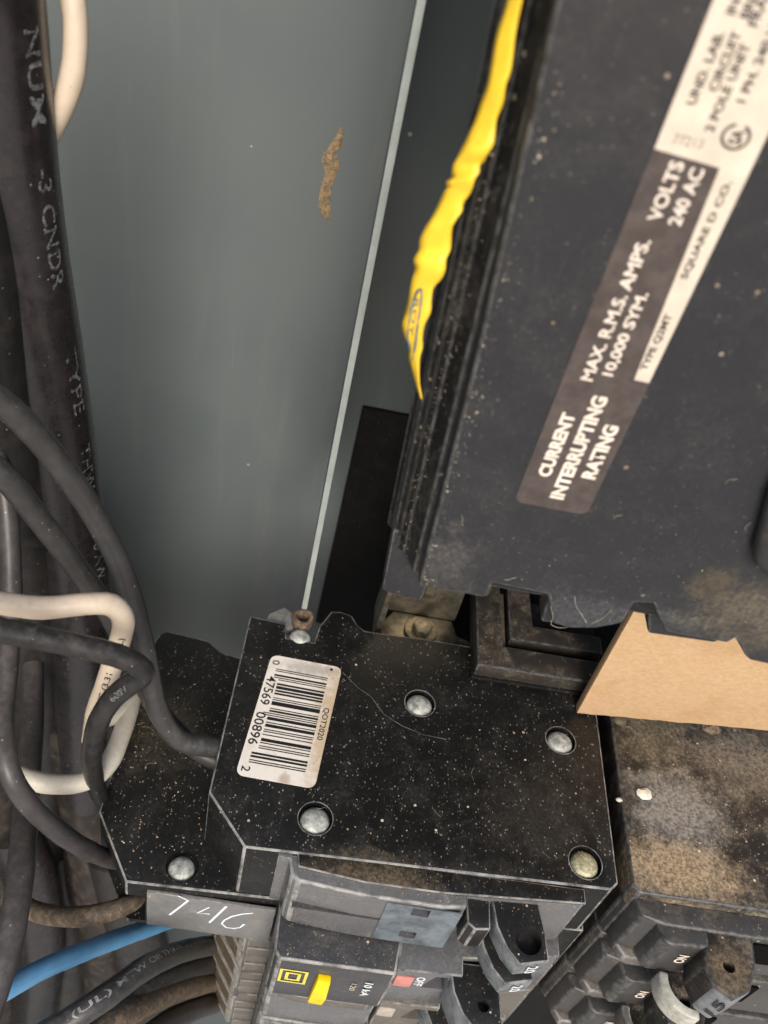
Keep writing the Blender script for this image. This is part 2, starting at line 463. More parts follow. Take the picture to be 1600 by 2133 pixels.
def mud():
    t = NT("dried_mud")
    n = t.noise(1.1, 6, 0.75)
    c = t.mix(t.ramp(n, 0.35, 0.65), (0.26, 0.18, 0.095), (0.42, 0.31, 0.19))
    a_ = t.ramp(t.noise(0.9, 6, 0.8), 0.3, 0.55, 0.0, 1.0)
    t.l(a_, t.b.inputs["Alpha"])
    t.bump(n, 0.6, 0.0004)
    return t.out(c, 0.9, 0, 0.1)
M['mud'] = mud()

M['ins_black'] = insulation("black_insulation", (0.020, 0.019, 0.019), 0.38, 0.15, (0.12, 0.10, 0.08))
M['ins_plum'] = insulation("plum_black_insulation", (0.017, 0.0145, 0.0155), 0.27, 0.18, (0.085, 0.06, 0.055), 0.8)
M['ins_grey'] = insulation("grey_black_insulation", (0.044, 0.043, 0.043), 0.34, 0.2, (0.12, 0.11, 0.10))
M['ins_dust'] = insulation("dusty_black_insulation", (0.056, 0.050, 0.051), 0.36, 0.25, (0.13, 0.11, 0.10), 0.4, 0.2)
M['ins_rustdust'] = insulation("brown_dust_insulation", (0.09, 0.07, 0.052), 0.55, 0.8, (0.25, 0.175, 0.11), 0.3, 0.9)
M['ins_white'] = insulation("white_insulation", (0.72, 0.60, 0.47), 0.42, 0.25, (0.5, 0.38, 0.26), 0.45)
M['ins_ivory'] = insulation("ivory_insulation", (0.64, 0.59, 0.49), 0.45, 0.25, (0.40, 0.36, 0.26), 0.45)
M['ins_blue'] = insulation("blue_insulation", (0.12, 0.35, 0.62), 0.34, 0.15, (0.15, 0.16, 0.16), 0.55)
M['ins_deep'] = insulation("old_brown_insulation", (0.024, 0.021, 0.019), 0.45, 0.6, (0.08, 0.06, 0.048), 0.3, 0.2)

# ------------------------------------------------------------------ setting: enclosure
WALL = 182.0     # inner face of the enclosure back
back = box("enclosure_back", (-100, WALL, -330), (210, WALL + 2, 260), M['paint'], bevel=0)
tag(back, kind="structure")
wl = box("enclosure_wall", (-102, 30, -330), (-100, WALL - 0.1, 260), M['paint'], bevel=0)
tag(wl, kind="structure")
wb = box("enclosure_floor", (-99.9, 30, -332), (210, WALL - 0.1, -330), M['paint'], bevel=0)
tag(wb, kind="structure")
gm = bmesh.new()
for x, y in ((-6000, -9000), (6000, -9000), (6000, 600), (-6000, 600)): gm.verts.new((x, y, -1350))
gm.faces.new(gm.verts[:])
M['ground'] = simple("pale_paving", (0.42, 0.40, 0.37), 0.85, 0, 0.2, 0.004)
tag(finish(gm, "ground", M['ground']), kind="structure")  # unseen sheet added for bounce light and reflections on the breaker fronts
# mud smear on the enclosure back
sm = bmesh.new()
left = [(711, 262), (700, 285), (688, 300), (673, 318), (668, 338), (676, 352), (676, 372), (668, 392), (663, 415), (666, 436), (676, 458)]
right = [(714, 262), (716, 290), (712, 306), (697, 318), (704, 328), (710, 342), (700, 362), (693, 382), (692, 410), (688, 436), (686, 458)]
pl = [(on_y(*a, WALL - 0.1), on_y(*b, WALL - 0.1)) for a, b in zip(left, right)]
prev = None
for a_, b_ in pl:
    mid = (a_ + b_) / 2
    row = [sm.verts.new(a_), sm.verts.new(mid - Vector((0, 0.35, 0))), sm.verts.new(b_)]
    if prev:
        for k in (0, 1): sm.faces.new((prev[k], row[k], row[k + 1], prev[k + 1]))
    prev = row
bmesh.ops.subdivide_edges(sm, edges=sm.edges[:], cuts=2, use_grid_fill=True)
for v in sm.verts: v.co += Vector((random.uniform(-.25, .25), random.uniform(-.08, .03), random.uniform(-.25, .25)))
finish(sm, "mud_smear", M['mud'], back)

# ------------------------------------------------------------------ mounting rail with rolled end
rail = thing("mounting_rail", (1.4, 182, 2), "thin grey steel rail edge running down the enclosure back to a rusty rolled end", "rail")
box("flange", (0.75, 124.3, 3), (1.85, WALL - 0.05, 230), M['paint'], rail, 0.0)
box("flange_edge", (0.7, 123.6, 3), (1.9, 124.25, 230), M['edge_paint'], rail, 0.2)
bm = bmesh.new()
for z0, z1, r0, r1 in ((-2.0, 1.3, 2.25, 1.35),):
    for i in range(24):
        t0 = 2 * math.pi * i / 24
        for rr in (r0, r1):
            w = 1 + 0.05 * math.sin(3 * t0)
            for zz in (z0, z1 + 0.2 * math.sin(2 * t0)):
                bm.verts.new((1.4 + rr * w * math.cos(t0), 123.1 + rr * w * math.sin(t0), zz))
vs = bm.verts[:]
for i in range(24):
    p = vs[4 * i:4 * i + 4]; q = vs[(4 * (i + 1)) % 96:(4 * (i + 1)) % 96 + 4]
    bm.faces.new((p[0], q[0], q[1], p[1])); bm.faces.new((p[2], p[3], q[3], q[2])); bm.faces.new((p[1], q[1], q[3], p[3])); bm.faces.new((p[0], p[2], q[2], q[0]))
tag(finish(bm, "rolled_end", M['ochre_rust'], rail, 0.3), "rusty rolled end of the rail")

pa, pb = on_y(755, 850, WALL - 1.6), on_y(665, 1260, WALL - 1.6)
sheet_ob = prism("insulating_barrier", [(pb.x, -70), (40, -70), (40, pa.z), (pa.x, pa.z)], WALL - 1.6, WALL - 0.1, M['insulator'], None, 'y', 0.2)  # thin black sheet lying against the enclosure back
tag(sheet_ob, "dull black insulating sheet on the enclosure back beside the main breaker", "barrier")
gap_block_ob = prism("breaker_base", [(45, 129), (150, 129), (150, WALL - 2), (45, WALL - 2)], -300, -22, M['insulator'], None, 'z', 0.3)  # added black block keeps the gap between the stacks dark
tag(gap_block_ob, "black moulded base behind both stacks of branch breakers", "breaker base")

# ------------------------------------------------------------------ main breaker
main = thing("main_breaker", (68, 138, 60), "big black main breaker with a rating label and a peeling yellow sticker", "breaker")
bx = [(872, 1222), (1010, 1246), (1022, 1238), (1026, 1216), (1141, 1240), (1146, 1262), (1150, 1300), (1190, 1310), (1240, 1310), (1296, 1300),
      (1323, 1257), (1360, 1258), (1380, 1307), (1390, 1318), (1515, 1341), (1532, 1331), (1553, 1368), (1563, 1377), (1600, 1385)]
cover = [(p.x, p.z) for p in (on_y(a_, b_, 80) for a_, b_ in bx)]
cover = [(15.2, 63.6)] + cover[1:] + [(118, 60.5), (118, 215), (11.0, 215), (11.4, 133), (13.6, 100)]
prism("front_cover", cover, 80.0, 83.5, M['main_black'], main, 'y', 0.45, 3)
# stepped left flank and body behind the cover
flank = [(14.6, 83.4), (118, 83.4), (118, 138), (24, 138), (15, 104), (10.6, 95), (10.4, 92), (11.2, 91), (11.2, 88.0), (13.2, 86.8)]
def taper(poly, z):  # the flank leans with the cover's edge
    k = -3.2 * max(0, (z - 62)) / 75.0
    return [(x + (k if x < 20 else 0), y) for x, y in poly]
bm = bmesh.new()
rows = [[bm.verts.new((x, y, z)) for x, y in taper(flank, z)] for z in (62.5, 100, 137, 215)]
for r0, r1 in zip(rows, rows[1:]):
    for i in range(len(flank)):
        bm.faces.new((r0[i], r0[(i + 1) % len(flank)], r1[(i + 1) % len(flank)], r1[i]))
bm.faces.new(rows[0]); bm.faces.new(rows[-1][::-1])
finish(bm, "body", M['main_side'], main, 0.3)
prism("lower_tab", [(11.6, 53.6), (13.0, 53.0), (17.6, 52.6), (17.9, 54.2), (17.4, 66), (10.9, 66)], 87.4, 91.0, M['main_black'], main, 'y', 0.3)
prism("lower_lip", [(34.5, 57.0), (42, 57.6), (43.8, 60), (43.8, 66), (33.5, 66)], 83.55, 88, M['main_black'], main, 'y', 0.4)
prism("lower_lip", [(50, 58.5), (60, 59.0), (61, 66), (47, 66)], 83.6, 89, M['main_black'], main, 'y', 0.4)
# raised handle housing at the right
prism("handle_housing", [(50.4, 91.5), (53.5, 80.5), (57, 78.5), (112, 78.0), (112, 150), (48.5, 150)], 77.4, 80.2, M['housing'], main, 'y', 1.4, 4)
# thin moulded ridges down the flank
for fx, fy in ((12.1, 87.3),):
    bm = bmesh.new()
    rows = []
    for z in (63.5, 137, 214):
        k = -3.2 * max(0, (z - 62)) / 75.0
        rows.append([bm.verts.new((fx + k + a_, fy + b_, z)) for a_, b_ in ((-0.22, -0.3), (0.25, -0.3), (0.25, 0.3), (-0.22, 0.3))])
    for r0, r1 in zip(rows, rows[1:]):
        for i in range(4): bm.faces.new((r0[i], r0[(i + 1) % 4], r1[(i + 1) % 4], r1[i]))
    bm.faces.new(rows[0]); bm.faces.new(rows[-1][::-1])
    finish(bm, "ridge", M['main_side'], main, 0)
# rating label
lab = prism("rating_label", rrect(23.2, 81.6, 32.3, 150, 1.0), 79.86, 79.985, M['rating_dark'], main, 'y', 0.0)
lab["label"] = "brown and cream rating label"
Ly = 79.83
prism("cream_strip", [(30.55, 101.4), (32.2, 101.4), (32.2, 149.5), (23.3, 149.5), (23.3, 124.6), (29.5, 124.2)], Ly, 79.855, M['rating_white'], lab, 'y', 0.0)
U, V = (0, 0, 1), (-1, 0, 0)
def lab_text(body, x, z, w, h, mat, bold=0.03, y=Ly - 0.03):
    text("lettering", body, (x, y, z), U, V, w, h, mat, lab, bold)
lab_text("CURRENT", 26.2, 86.3, 9.4, 1.6, M['pale_ink'], 0.045)
lab_text("INTERRUPTING", 28.8, 83.3, 15.3, 1.75, M['pale_ink'], 0.045)
lab_text("RATING", 31.35, 87.2, 8.0, 1.75, M['pale_ink'], 0.045)
lab_text("MAX. R.M.S. AMPS.", 26.35, 100.2, 16.3, 1.35, M['pale_ink'], 0.025)
lab_text("10,000 SYM.", 28.4, 101.3, 10.0, 1.4, M['pale_ink'], 0.025)
lab_text("VOLTS", 26.4, 118.4, 5.6, 1.35, M['pale_ink'], 0.025)
lab_text("240 AC", 28.35, 118.4, 5.4, 1.3, M['pale_ink'], 0.025)
lab_text("SQUARE D CO.", 31.25, 113.5, 9.8, 0.85, M['grey_ink'], 0.03)
lab_text("TYPE Q2MT", 31.5, 102.8, 6.8, 0.9, M['grey_ink'], 0.03)
def lab_line(body, p0, p1, h):
    q0, q1 = on_y(*p0, Ly), on_y(*p1, Ly)
    lab_text(body, (q0.x + q1.x) / 2 + h / 2, q0.z, q1.z - q0.z, h, M['grey_ink'], 0.03)
lab_line("UND. LAB.", (1436, 217), (1504, 67), 0.85)
lab_line("INC. LISTED", (1520, 30), (1600, -160), 0.85)
lab_line("CIRCUIT", (1484, 190), (1536, 65), 0.85)
lab_line("BREAKER", (1550, 38), (1605, -95), 0.85)
lab_line("2 POLE UNIT", (1478, 275), (1553, 90), 0.85)
lab_line("FRAME", (1568, 55), (1610, -50), 0.85)
lab_line("1 PH. 240 V", (1545, 214), (1612, 50), 0.85)
text("lettering", "77213", (24.5, Ly - 0.03, 125.35), (1, 0, 0.02), (0, 0, 1), 2.7, 0.85, M['faded'], lab, 0.0)
ringband("certification_mark", (29.65, Ly - 0.03, 127.0), (1, 0, 0), (0, 0, 1), 1.3, 1.15, 0.26, M['grey_ink'], lab, -250, 70)
text("certification_mark", "SA", (30.3, Ly - 0.03, 126.35), U, V, 1.3, 1.15, M['grey_ink'], lab, 0.03)
# peeling yellow sticker down the flank
yl = [(1085, -120), (1057, 0), (1022, 150), (1002, 215), (975, 285), (957, 322), (942, 362), (930, 380), (926, 400), (905, 445), (884, 480), (874, 520), (866, 560), (855, 605), (846, 650), (844, 700), (853, 748), (866, 795), (876, 830)]
yr = [(1112, -120), (1088, 0), (1065, 140), (1048, 215), (1031, 280), (1015, 322), (999, 345), (990, 372), (978, 405), (962, 440), (942, 475), (938, 520), (928, 560), (903, 600), (897, 650), (880, 700), (874, 748), (873, 795), (879, 831)]
random.seed(21)
def crinkle(pts, amp):
    out = []
    for i, (x, y) in enumerate(pts):
        out.append((x, y))
        if 0 < i < len(pts) - 3:
            x2, y2 = pts[i + 1]
            out.append(((x + x2) / 2 + random.uniform(-amp, amp), (y + y2) / 2))
    return out
yl, yr = crinkle(yl, 7), crinkle(yr, 5)
def film_y(i, k): return 86.3 + 0.25 * math.sin(i * 1.3) - 1.2 * k - 0.12 * math.sin(math.pi * k) * (1 + math.sin(i * 1.7))
def fine(pts):
    q = spline2([Vector((x, y, 0)) for x, y in pts])
    return q
def spline2(P, n=6):
    P = [P[0] * 2 - P[1]] + P + [P[-1] * 2 - P[-2]]; out = []
    for i in range(1, len(P) - 2):
        p0, p1, p2, p3 = P[i - 1:i + 3]
        for k in range(n):
            t = k / n
            out.append(0.5 * ((2 * p1) + (p2 - p0) * t + (2 * p0 - 5 * p1 + 4 * p2 - p3) * t * t + (3 * p1 - p0 - 3 * p2 + p3) * t ** 3))
    return out + [P[-2]]
bm = bmesh.new(); prev = None
for i, (a_, b_) in enumerate(zip(fine(yl), fine(yr))):
    row = []
    for k in range(5):
        f = k / 4
        q = a_.lerp(b_, f)
        row.append(bm.verts.new(on_y(q.x, q.y, film_y(i / 6, f))))
    if prev:
        for k in range(4): bm.faces.new((prev[k], row[k], row[k + 1], prev[k + 1]))
    prev = row
stick = finish(bm, "yellow_sticker", M['yellow'], main, 0, ang=80)
stick["label"] = "yellow sticker peeling off the left flank"
md = stick.modifiers.new("thick", 'SOLIDIFY'); md.thickness = 0.00015; md.offset = 0
# oval emblem and letters printed on the sticker
def film(px, py, lift=0.16):
    i = max(1, min(len(yl) - 1, next((j for j, q in enumerate(yl) if q[1] >= py), len(yl) - 1)))
    f = (py - yl[i - 1][1]) / (yl[i][1] - yl[i - 1][1])
    xl = yl[i - 1][0] + (yl[i][0] - yl[i - 1][0]) * f
    xr = yr[i - 1][0] + (yr[i][0] - yr[i - 1][0]) * f
    k = max(0.0, min(1.0, (px - xl) / max(1.0, xr - xl)))
    ii = i - 1 + f
    y_ = film_y(ii, k)
    return on_y(px, py, y_ - lift)
ov = [(877, 601), (870, 606), (863, 622), (857, 645), (853, 670), (850, 695), (850, 712), (854, 728)], [(877, 601), (879, 612), (877, 632), (874, 655), (870, 680), (867, 705), (864, 728), (861, 752)]
for k, pts in enumerate(ov):
    stroke("oval_outline", [film(a_, b_) for a_, b_ in pts], 0.20 if k else 0.26, (0, -1, 0), M['blue_ink'], stick)
me, (x0, x1, y0, y1) = text_mesh("ROY", 0.0)
for vt in me.vertices:
    u_, v_ = (vt.co.x - x0) / (x1 - x0), (vt.co.y - y0) / (y1 - y0)
    vt.co = film(868 - 12 * u_ + 9 * (v_ - 0.5), 622 + 78 * u_ + 3 * (v_ - 0.5), 0.18) * S
link("lettering", me, M['blue_ink'], stick)

# ------------------------------------------------------------------ plated bracket and bus base behind the breakers
br = thing("plated_bracket", (28, 137, -5), "dull bronze plated bracket with a hex screw under the main breaker", "bracket")
prism("upright", [(19.3, -5), (36.5, -5), (36.5, 45), (20.5, 45), (19.3, 20)], 134.6, 137.2, M['bronze'], br, 'y', 0.4)
prism("upright_rib", [(27.3, 2), (30, 2), (30, 45), (27.3, 45)], 133.9, 134.7, M['bronze'], br, 'y', 0.3)
prism("foot", [(19.0, 124.5), (34, 124.5), (40.5, 128.3), (40, 129.5), (37, 130.5), (35.8, 134.7), (22, 134.7), (19.5, 131)], -6.5, -5, M['bronze'], br, 'z', 0.35)
prism("side_fold", [(17.6, -7), (19.2, -7), (19.2, 30), (18.6, 30)], 126, 137.3, M['bronze'], br, 'y', 0.4)
prism("washer", circle(28.4, 129.7, 3.9), -4.95, -3.9, M['screw'], br, 'z', 0.3)
prism("screw_head", circle(28.4, 129.3, 2.4, 6), -3.85, -1.6, M['screw'], br, 'z', 0.35)

bb = thing("bus_base", (52, 128, 0.3), "dusty brown moulded plastic bus base between the bracket and the cardboard", "bus base")
prism("outer_rim", [(39.2, 115.4), (68, 115.9), (68, 121.8), (45.0, 121.6), (44.6, 139.5), (38.8, 139.5)], 1.2, 5.0, M['frame_brown'], bb, 'z', 0.4)
prism("skirt", [(38.8, 114.9), (68, 115.4), (68, 139), (38.6, 139)], 0.3, 1.1, M['insulator'], bb, 'z', 0.3)
prism("inner_rim", [(46.8, 124.6), (68, 125.0), (68, 129.6), (52.2, 129.4), (52.0, 139.5), (46.6, 139.5)], 1.2, 4.2, M['frame_brown'], bb, 'z', 0.3)
prism("contact_stub", rect(44.9, 122.5, 46.2, 139), 1.2, 2.6, M['brown_panel'], bb, 'z', 0.2)

# ------------------------------------------------------------------ cardboard
cb = [(61.9 + 88.0 * k / 60, 0.5 + 11.6 * k / 60 + random.uniform(-0.13, 0.13)) for k in range(61)]
card = prism("cardboard_sheet", cb + [(150, 52), (61.0, 50), (61.2, 38), (61.5, 20), (61.7, 9)], 110.6, 112.8, M['card'], None, 'y', 0.15)
tag(card, "tan cardboard sheet standing upright below the main breaker", "cardboard")

# ------------------------------------------------------------------ tandem breaker with the barcode
t1 = thing("tandem_breaker", (28, 98, -19), "black tandem breaker with a white barcode sticker, topmost in the left stack", "breaker", "breakers in the left stack")
o1 = [(-9.8, 80.1), (-1.6, 71.0), (30, 72.2), (65.2, 73.6), (66.7, 75.0), (66.7, 124.2), (30, 123.9), (15.2, 123.2), (13.4, 124.6), (12.0, 126.8),
      (9.5, 127.4), (7.3, 127.0), (5.2, 122.2), (4.6, 117.6), (-1.2, 117.6), (-1.8, 121.3), (-9.9, 121.8)]
body = prism("body", o1, -18.7, 0, M['top_black'], t1, 'z', 0.35, 2)
riv = [(28.2, 106.8), (58.0, 103.6), (10.0, 78.3), (60.7, 78.0)]
cut(body, [prism_bm(circle(x, y, 3.15), -1.6, 2, 'z') for x, y in riv] +
    [prism_bm([(-11, 76.5), (-6.0, 76.0), (-3.2, 72.6), (-4.0, 69), (-12, 71)], -6.4, -3.2, 'z')])
for x, y in riv:
    dome("rivet", (x, y - 0.15, -1.2), 2.75, 1.6, M['rivet'] if x < 60 else M['rivet_dirty'], t1)
dome("rivet", (1.5, 118.6, -1.0), 2.35, 1.6, M['rivet'], t1)
prism("hook_tab", [(-6.6, 121.6), (-6.0, 124.6), (-3.0, 127.2), (0.2, 125.4), (0.6, 121.8), (-1.6, 120.9)], -3.5, -1.6, M['clip_grey'], t1, 'z', 0.25)
# front escutcheon
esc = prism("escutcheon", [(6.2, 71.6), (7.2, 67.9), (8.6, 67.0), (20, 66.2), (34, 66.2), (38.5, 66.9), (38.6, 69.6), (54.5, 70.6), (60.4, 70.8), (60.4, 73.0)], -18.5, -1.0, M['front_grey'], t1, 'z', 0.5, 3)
cut(esc, [prism_bm(rect(29.2, -5.4, 32.4, -2.4), 64, 68.5, 'y'), prism_bm(rect(29.0, -15.2, 32.0, -12.4), 64, 68.5, 'y')])
prism("top_lip", [(7.6, 71.9), (8.2, 69.2), (20, 68.2), (34, 68.4), (60.2, 70.4), (60.2, 73.1)], -0.95, -0.25, M['top_black'], t1, 'z', 0.25)
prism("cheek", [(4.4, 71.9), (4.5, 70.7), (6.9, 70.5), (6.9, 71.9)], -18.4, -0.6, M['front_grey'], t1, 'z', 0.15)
prism("seam", [(8.5, -9.6), (38, -9.6), (38, -9.2), (8.5, -9.2)], 66.0, 67.2, M['front_black'], t1, 'y', 0.0)
win = prism("clear_window", rect(24.5, -17.6, 37.9, -1.8), 65.95, 66.15, M['window'], t1, 'y', 0.0)
cut(win, [prism_bm(rect(29.2, -5.4, 32.4, -2.4), 64, 68.5, 'y'), prism_bm(rect(29.0, -15.2, 32.0, -12.4), 64, 68.5, 'y')])
prism("handle_boss", [(38.9, 70), (39.2, 65.4), (40.6, 64.4), (43.4, 64.8), (43.4, 70)], -11.5, -3.6, M['handle'], t1, 'z', 0.3)
for x, y in riv: ringband("recess_rim", (x, y, 0.012), (1, 0, 0), (0, 1, 0), 3.3, 3.3, 0.16, M['worn_edge'], t1)
stroke("scratch", [on_z(a_, b_, 0.015) for a_, b_ in ((722, 1408), (745, 1432), (772, 1450), (800, 1488), (838, 1512), (880, 1530), (930, 1540))], 0.08, (0, 0, 1), M['worn_edge'], t1)
def lever(parent, dx, dy, ztop, thick, hole=2.35, mat='handle', mark="20"):
    pl_ = [(43.6 + dx, 70.8 + dy), (52.4 + dx, 71.0 + dy), (53.4 + dx, 66.0 + dy), (53.8 + dx, 60.9 + dy), (48.4 + dx, 59.6 + dy), (46.2 + dx, 62.0 + dy), (44.5 + dx, 65.5 + dy)]
    h = prism("handle", pl_, ztop - thick, ztop, M[mat], parent, 'z', 0.3, 2)
    if hole:
        cut(h, [prism_bm(circle(50.2 + dx, 63.8 + dy, hole), ztop - 2.4, ztop + 1, 'z')])
    h.data.materials.append(M['handle_side'])  # side and tip faces painted lighter, as if reflecting the sky
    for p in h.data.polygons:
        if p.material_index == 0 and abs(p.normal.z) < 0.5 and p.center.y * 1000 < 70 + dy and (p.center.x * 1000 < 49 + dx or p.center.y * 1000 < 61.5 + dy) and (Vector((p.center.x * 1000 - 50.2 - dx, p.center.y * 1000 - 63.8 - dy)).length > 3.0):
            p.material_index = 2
    if mark:
        a_ = Vector((48.6 + dx, 59.42 + dy, 0)); b_ = Vector((53.6 + dx, 60.65 + dy, 0)); ud = (b_ - a_).normalized()
        text("rating_mark", mark, a_ + ud * 1.6 + Vector((0, -0.06, ztop - 0.9)), (0, 0, -1), ud, thick - 1.8, 2.1, M['white_ink'], h, 0.02)
    return h
lever(t1, 0, 0, -3.6, 4.9)
lever(t1, -0.2, -0.3, -12.2, 4.9, 0)
# barcode sticker: local frame
TL, TR, BL = Vector((-3.6, 112.6, 0)), Vector((11.3, 112.3, 0)), Vector((-5.8, 84.3, 0))
eu, ev = (TR - TL), (BL - TL)
def bl(u, v, z=0.10): return TL + eu * u + ev * v + Vector((0, 0, z))
W_, H_ = eu.length, ev.length
bm = bmesh.new()
bot = [bm.verts.new(bl(x / W_, y / H_, 0.012)) for x, y in rrect(0, 0, W_, H_, 1.5)]
top = [bm.verts.new(bl(x / W_, y / H_, 0.085)) for x, y in rrect(0, 0, W_, H_, 1.5)]
bm.faces.new(bot); bm.faces.new(top[::-1])
for i in range(len(bot)):
    j = (i + 1) % len(bot); bm.faces.new((bot[i], bot[j], top[j], top[i]))
bar = finish(bm, "barcode_sticker", M['paper'], t1, 0, smooth=False)
bar["label"] = "white barcode sticker stained brown along its right edge"
Lc = {'0': '0001101', '1': '0011001', '2': '0010011', '3': '0111101', '4': '0100011', '5': '0110001', '6': '0101111', '7': '0111011', '8': '0110111', '9': '0001011'}
code = "047569008962"
bits = '101' + ''.join(Lc[d] for d in code[:6]) + '01010' + ''.join(''.join('1' if c == '0' else '0' for c in Lc[d]) for d in code[6:]) + '101'
v0, v1 = 0.115, 0.895
i = 0
while i < 95:
    if bits[i] == '1':
        j = i
        while j < 95 and bits[j] == '1': j += 1
        a_, b_ = v0 + (v1 - v0) * i / 95, v0 + (v1 - v0) * j / 95
        ul = 0.115 if (i < 10 or i >= 85 or 45 <= i < 50) else 0.185
        bm = bmesh.new()
        sh = 0.0
        bm.faces.new([bm.verts.new(bl(u_, v_, 0.10)) for u_, v_ in ((ul, a_), (0.84, a_), (0.84, b_), (ul, b_))])
        finish(bm, "bar", M['black_ink'], bar, smooth=False)
        i = j
    else: i += 1
def bt(body, u, v, length, h, bold=0.01):
    text("digits", body, bl(u, v, 0.105), ev, eu, length * H_, h * W_, M['black_ink'], bar, bold)
bt("0", 0.04, 0.045, 0.04, 0.10); bt("47569", 0.03, 0.19, 0.245, 0.13, 0.012); bt("00896", 0.03, 0.50, 0.26, 0.13, 0.012); bt("2", 0.05, 0.925, 0.04, 0.11)
bt("QOT2020", 0.87, 0.37, 0.265, 0.09)
prism("ink_dot", circle(*bl(0.86, 0.035)[:2], 0.32, 12), 0.09, 0.105, M['black_ink'], bar, 'z', 0)

# ------------------------------------------------------------------ long breaker below it, marked 7 46
t2 = thing("long_breaker", (18, 98, -38), "longer black breaker marked 7 46 in white paint, under the barcode breaker", "breaker", "breakers in the left stack")
o2 = [(-31.0, 82.6), (-22.2, 70.0), (6.5, 71.0), (66.7, 73.8), (66.7, 124), (-11.6, 124.6), (-15.6, 125.2), (-19.0, 127.8), (-29.0, 128.6), (-30.4, 127.6), (-31.2, 125)]
b2 = prism("body", o2, -37.6, -19.1, M['top_black'], t2, 'z', 0.35)
cut(b2, [prism_bm(circle(-12.7, 74.6, 3.1), -20.6, -17, 'z'), prism_bm([(-33, 81.0), (-23.0, 67.5), (-18.6, 66), (-18.6, 73.5), (-26, 83)], -36.0, -24.6, 'z')])
prism("terminal_wall", [(-24.5, 76.5), (-19.0, 74.2), (-18.5, 75.4), (-24, 82)], -36.1, -24.5, M['void'], t2, 'z', 0)  # lining coloured near-black in place of the opening's shade
dome("rivet", (-12.8, 74.3, -20.4), 2.6, 1.5, M['rivet'], t2)
prism("marking_strip", [(-18.2, -36.9), (6.3, -36.9), (6.3, -21.4), (-18.2, -21.4)], 69.75, 70.4, M['strip_grey'], t2, 'y', 0.12)
strokes = [[(371, 1866), (392, 1876), (374, 1890), (353, 1906)], [(436, 1890), (411, 1902), (437, 1904)], [(472, 1888), (455, 1904), (436, 1922)],
           [(527, 1902), (505, 1904), (483, 1909), (467, 1917), (462, 1924), (471, 1932), (487, 1934), (500, 1932), (509, 1925)]]
for s_ in strokes:
    stroke("handwriting", [on_y(a_, b_, 69.68) for a_, b_ in s_], 0.42, (0, -1, 0), M['chalk_ink'], t2)
prism("escutcheon", [(6.6, 71.5), (7.0, 62.0), (8.2, 60.6), (29.8, 60.8), (31.2, 71.8)], -37.4, -19.3, M['front_black'], t2, 'z', 0.5, 3)
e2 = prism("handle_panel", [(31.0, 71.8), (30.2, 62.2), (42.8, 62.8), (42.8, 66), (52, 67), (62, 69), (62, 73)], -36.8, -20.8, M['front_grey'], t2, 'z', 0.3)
cut(e2, [prism_bm([(36.0, -28.5), (41.6, -28.5), (40.2, -22.5), (38.0, -22.5)], 60, 67, 'y')])
prism("trip_flag", rect(30.6, -28.0, 34.0, -23.2), 61.9, 62.35, M['red'], t2, 'y', 0.15)
text("lettering", "OFF", (34.6, 62.35, -23.2), (0, 0, -1), (1, 0.04, 0), 4.6, 1.7, M['white_ink'], t2, 0.03)
lever(t2, -3.4, -5.4, -21.5, 9.5, 1.1, 'handle', None)
Yf = 60.52
def frame_strip(x0, z0, x1, z1, w):
    bm = bmesh.new()
    q = [(x0, z0), (x1, z0), (x1, z1), (x0, z1)]; r_ = [(x0 + w, z0 + w), (x1 - w, z0 + w), (x1 - w, z1 - w), (x0 + w, z1 - w)]
    a_ = [bm.verts.new((x, Yf, z)) for x, z in q]; b_ = [bm.verts.new((x, Yf, z)) for x, z in r_]
    for i in range(4): bm.faces.new((a_[i], a_[(i + 1) % 4], b_[(i + 1) % 4], b_[i]))
    return finish(bm, "emblem", M['logo'], t2, smooth=False)
frame_strip(8.9, -30.0, 14.2, -23.6, 0.55)
frame_strip(10.1, -28.7, 13.0, -24.9, 0.6)
prism("test_button", [(15.6, -36.4), (18.6, -36.6), (18.9, -33.0), (18.5, -24.2), (16.0, -24.0)], 59.4, 61, M['button'], t2, 'y', 0.35)
text("lettering", "10 kA", (25.0, Yf, -24.6), (0, 0, -1), (1, 0, 0), 7.0, 1.6, M['white_ink'], t2, 0.03)
text("lettering", "120", (22.6, Yf, -26.0), (0, 0, -1), (1, 0, 0), 3.6, 1.1, M['cream'], t2, 0.02)

